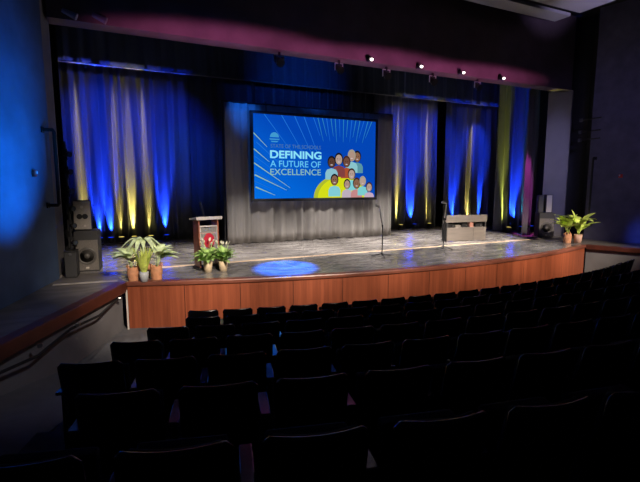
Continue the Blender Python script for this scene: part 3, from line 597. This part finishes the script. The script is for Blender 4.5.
def arch_leaves(azs, length, width, stem_h, rise=0.6, droop=0.55):
    def f(m, z, rnd):
        for a in azs:
            a += rnd.uniform(-.2, .2); q = (0.10 * math.cos(a), 0.10 * math.sin(a), z + stem_h * rnd.uniform(.6, 1.1)); stalk(m, (0.02 * math.cos(a), 0.02 * math.sin(a), z - .02), q)
            leaf(m, q, a, length * rnd.uniform(.75, 1.15), width * rnd.uniform(.8, 1.15), rise * rnd.uniform(.5, 1.3), droop * rnd.uniform(.7, 1.3))
    return f
lv = [PI * 0.75, PI * 0.95, PI * 1.1, PI * 1.25, PI * 0.6, PI * 1.5, PI * .5, PI * .85, PI, PI * 1.05, PI * .9, PI * 1.18, PI * .8, PI * 1.35]
G1 = 'plants at the left corner of the stage'
plant('potted_plant', 'potted plant spreading pale leaves left from a terracotta basket at the stage corner', (0.49, 10.5, SZ), terra, 0.125, 0.31, arch_leaves(lv, 0.44, 0.10, 0.26, 0.7, 0.5), lf_pale, G1, True)
def tall_grass(m, z, rnd):
    for i in range(44):
        a = rnd.uniform(0, 2 * PI); leaf(m, (0.05 * math.cos(a), 0.05 * math.sin(a), z), a, rnd.uniform(0.45, 0.66), 0.024, rnd.uniform(1.25, 1.5), 0.12, 7)
t = plant('potted_plant', 'tall lime-green upright plant in the white pot between two terracotta baskets', (0.70, 10.30, SZ), white_pot, 0.095, 0.22, tall_grass, lf_lime, G1)
def droopers(m, z, rnd):
    for a in (0.0, 0.35, -0.4, -0.2, PI, PI - 0.4, PI + 0.4, PI + 0.2, 0.8, 2.3, -1.2, -2.0, -1.6, -0.8, -2.4):
        q = (0.03 * math.cos(a), 0.03 * math.sin(a), z + 0.53); stalk(m, (0, 0, z), q, 0.008)
        leaf(m, q, a, rnd.uniform(.5, .66), 0.07, rnd.uniform(1.1, 1.3), rnd.uniform(1.5, 1.75), 12)
plant('potted_plant', 'tall drooping-leaved plant behind the white pot at the stage corner', (0.74, 10.82, SZ), terra, 0.14, 0.3, droopers, lf_pale, G1)
rv = [0.1, -.1, .38, -.5, .65, 0.0, 0.25, -0.3, 0.5, 0.8, -0.7, 1.2, -1.2, PI * .6]
plant('potted_plant', 'potted plant spreading pale leaves right from a terracotta basket beside the white pot', (0.97, 10.42, SZ), terra, 0.13, 0.31, arch_leaves(rv, 0.40, 0.10, 0.30, 0.8, 0.5), lf_pale, G1, True)
def lily(m, z, rnd):
    for i in range(80):
        a = rnd.uniform(0, 2 * PI); q = (0.06 * math.cos(a), 0.06 * math.sin(a), z + rnd.uniform(0.02, 0.22)); stalk(m, (0.02 * math.cos(a), 0.02 * math.sin(a), z - .02), q, 0.004)
        leaf(m, q, a, rnd.uniform(0.24, 0.42), 0.055, rnd.uniform(0.5, 1.25), rnd.uniform(.4, .8), 7)
    e = MB()
    for i in range(9):
        a = rnd.uniform(0, 2 * PI); q = (0.14 * math.cos(a), 0.1 * math.sin(a), z + rnd.uniform(0.40, 0.54)); stalk(m, (0, 0, z), q, 0.004); leaf(e, q, a, 0.13, 0.028, 1.2, 0.3, 6)
    return e
G2 = 'green plants in front of the lectern'
plant('potted_lily', 'bushy green lily in the left tan pot in front of the lectern', (2.19, 10.80, SZ), tan_pot, 0.105, 0.25, lily, lf_green, G2)
plant('potted_lily', 'bushy green lily in the right tan pot in front of the lectern', (2.55, 10.74, SZ), tan_pot, 0.105, 0.25, lily, lf_green, G2)
def broad(azs, L):
    def f(m, z, rnd):
        for a in azs:
            q = (0.1 * math.cos(a), 0.1 * math.sin(a), z + rnd.uniform(.16, .5)); stalk(m, (0, 0, z - .02), q); leaf(m, q, a, L * rnd.uniform(.8, 1.15), 0.15, rnd.uniform(.35, 1.45), rnd.uniform(.3, .6))
    return f
G3 = 'plants at the right corner of the stage'
plant('potted_plant', 'broad-leaved plant in the terracotta basket at the right stage corner', (15.24, 10.66, SZ), terra, 0.145, 0.33, broad([PI, PI * .9, PI * 1.2, PI * .75, PI * 1.5, PI * .5, .5, -.5, PI * .62, PI * 1.1, PI * .85, PI * 1.02, -1.2], 0.66), lf_yel, G3, True)
plant('potted_plant', 'broad-leaved plant in the pink-beige pot at the right stage corner', (15.52, 10.44, SZ), pink_pot, 0.135, 0.31, broad([0, .3, -.4, .8, 1.2, 1.6, 2.0, -.9, -1.4, 2.6, .55, 1.4, 1.0, -.1, -2.0], 0.7), lf_yel, G3)

# ------------------------------------------------------------------ seats
def back_mesh(w, z0, z1, yb0, yb1, th, bow):
    """curved reclined slab with rounded top: section swept across the width"""
    n = 15; rings = []
    sec = []
    for k in range(7): t = k / 6; sec.append((yb0 + (yb1 - yb0) * t, z0 + (z1 - th / 2 - z0) * t, -1))
    for k in range(1, 6): sec.append((None, k / 6, 0))
    for k in range(7): t = 1 - k / 6; sec.append((yb0 + (yb1 - yb0) * t, z0 + (z1 - th / 2 - z0) * t, 1))
    for i in range(n + 1):
        x = -w / 2 + w * i / n; e = abs(2 * x / w); yo = -bow * (1 - e * e) 
        cut = 0.035 * max(0, (e - 0.86) / 0.14) ** 2; th_ = th * (1 if e < 0.93 else 0.55); ring = []
        for a, b, s in sec:
            if s: y, z = a + s * th_ / 2, b
            else: y, z = yb1 - math.cos(PI * b) * th_ / 2, z1 - th / 2 + math.sin(PI * b) * th / 2
            ring.append((x, y + yo, z - cut * (z - z0) / (z1 - z0)))
        rings.append(ring)
    return MB().loft(rings)
def make_chair():
    t = thing('theatre_seat', '', 'theatre seat', (0, 0, 0), 0)
    obj('back_shell', back_mesh(0.52, 0.36, 0.985, 0.135, 0.0, 0.035, 0.055), seat_shell, t, smooth=True)
    obj('back_cushion', back_mesh(0.46, 0.42, 0.96, 0.175, 0.05, 0.06, 0.05), seat_black, t, smooth=True)
    obj('seat', MB().box((0, 0.30, 0.62), (0.46, 0.09, 0.42), rot=(0.12, 0, 0)), seat_black, t, bevel=0.02)
    a = obj('armrest', MB().box((0, 0.29, 0.655), (0.078, 0.36, 0.03)), pad_grey, t, bevel=0.008)
    l = obj('support', MB().box((0, 0.28, 0.32), (0.035, 0.2, 0.62)).box((0, 0.26, 0.012), (0.06, 0.32, 0.024)), black, t)
    return t
proto = make_chair()
ANCH = [((3.53, 7.35), 0.596), ((2.77, 6.6), 0.60), ((2.15, 5.55), 0.60), ((1.73, 4.62), 0.605), ((1.95, 3.6), 0.615), ((1.63, 2.68), 0.643), ((1.23, 1.75), 0.645)]
XEND = [1.12, 0.72, 0.32, -0.10, -0.48, -0.85, -1.2]
XMAX = [14.3, 12.6, 10.9, 9.2, 7.4, 5.4, 3.9]
ROWN = ['front row', 'second row', 'third row', 'fourth row', 'fifth row', 'sixth row', 'nearest row']
first = True; used_proto = False
for k in range(7):
    R = R0 + RS * k; (ax, ay), pitch = ANCH[k]
    a_left = math.asin((ax - RC[0]) / R); dphi = pitch / R; a0 = a_left + 0.5 * 0.5 / R
    lo = a0
    while RC[0] + R * math.sin(lo - dphi) - 0.25 > XEND[k]: lo -= dphi
    i = 0; a = lo; row = []
    while RC[0] + R * math.sin(a) + 0.2 < XMAX[k]: row.append(a); a += dphi
    for i, a in enumerate(row):
        if not used_proto: c = proto; used_proto = True
        else: c = copy_tree(proto)
        x, y = polar(R, a); c.location = (x, y, RISE * k); c.rotation_euler = (0, 0, a)
        c['label'] = 'black tip-up theatre seat in the %s, %s from the left aisle' % (ROWN[k], ORD[i]); c['group'] = 'theatre seats in the %s' % ROWN[k]; c['category'] = 'theatre seat'
        for ch in list(c.children):
            if ch.name.split('.')[0] in ('armrest', 'support'):
                ch.location.x = -pitch / 2
                if i == len(row) - 1:
                    e = ch.copy(); C.objects.link(e); e.parent = c; e.location.x = pitch / 2
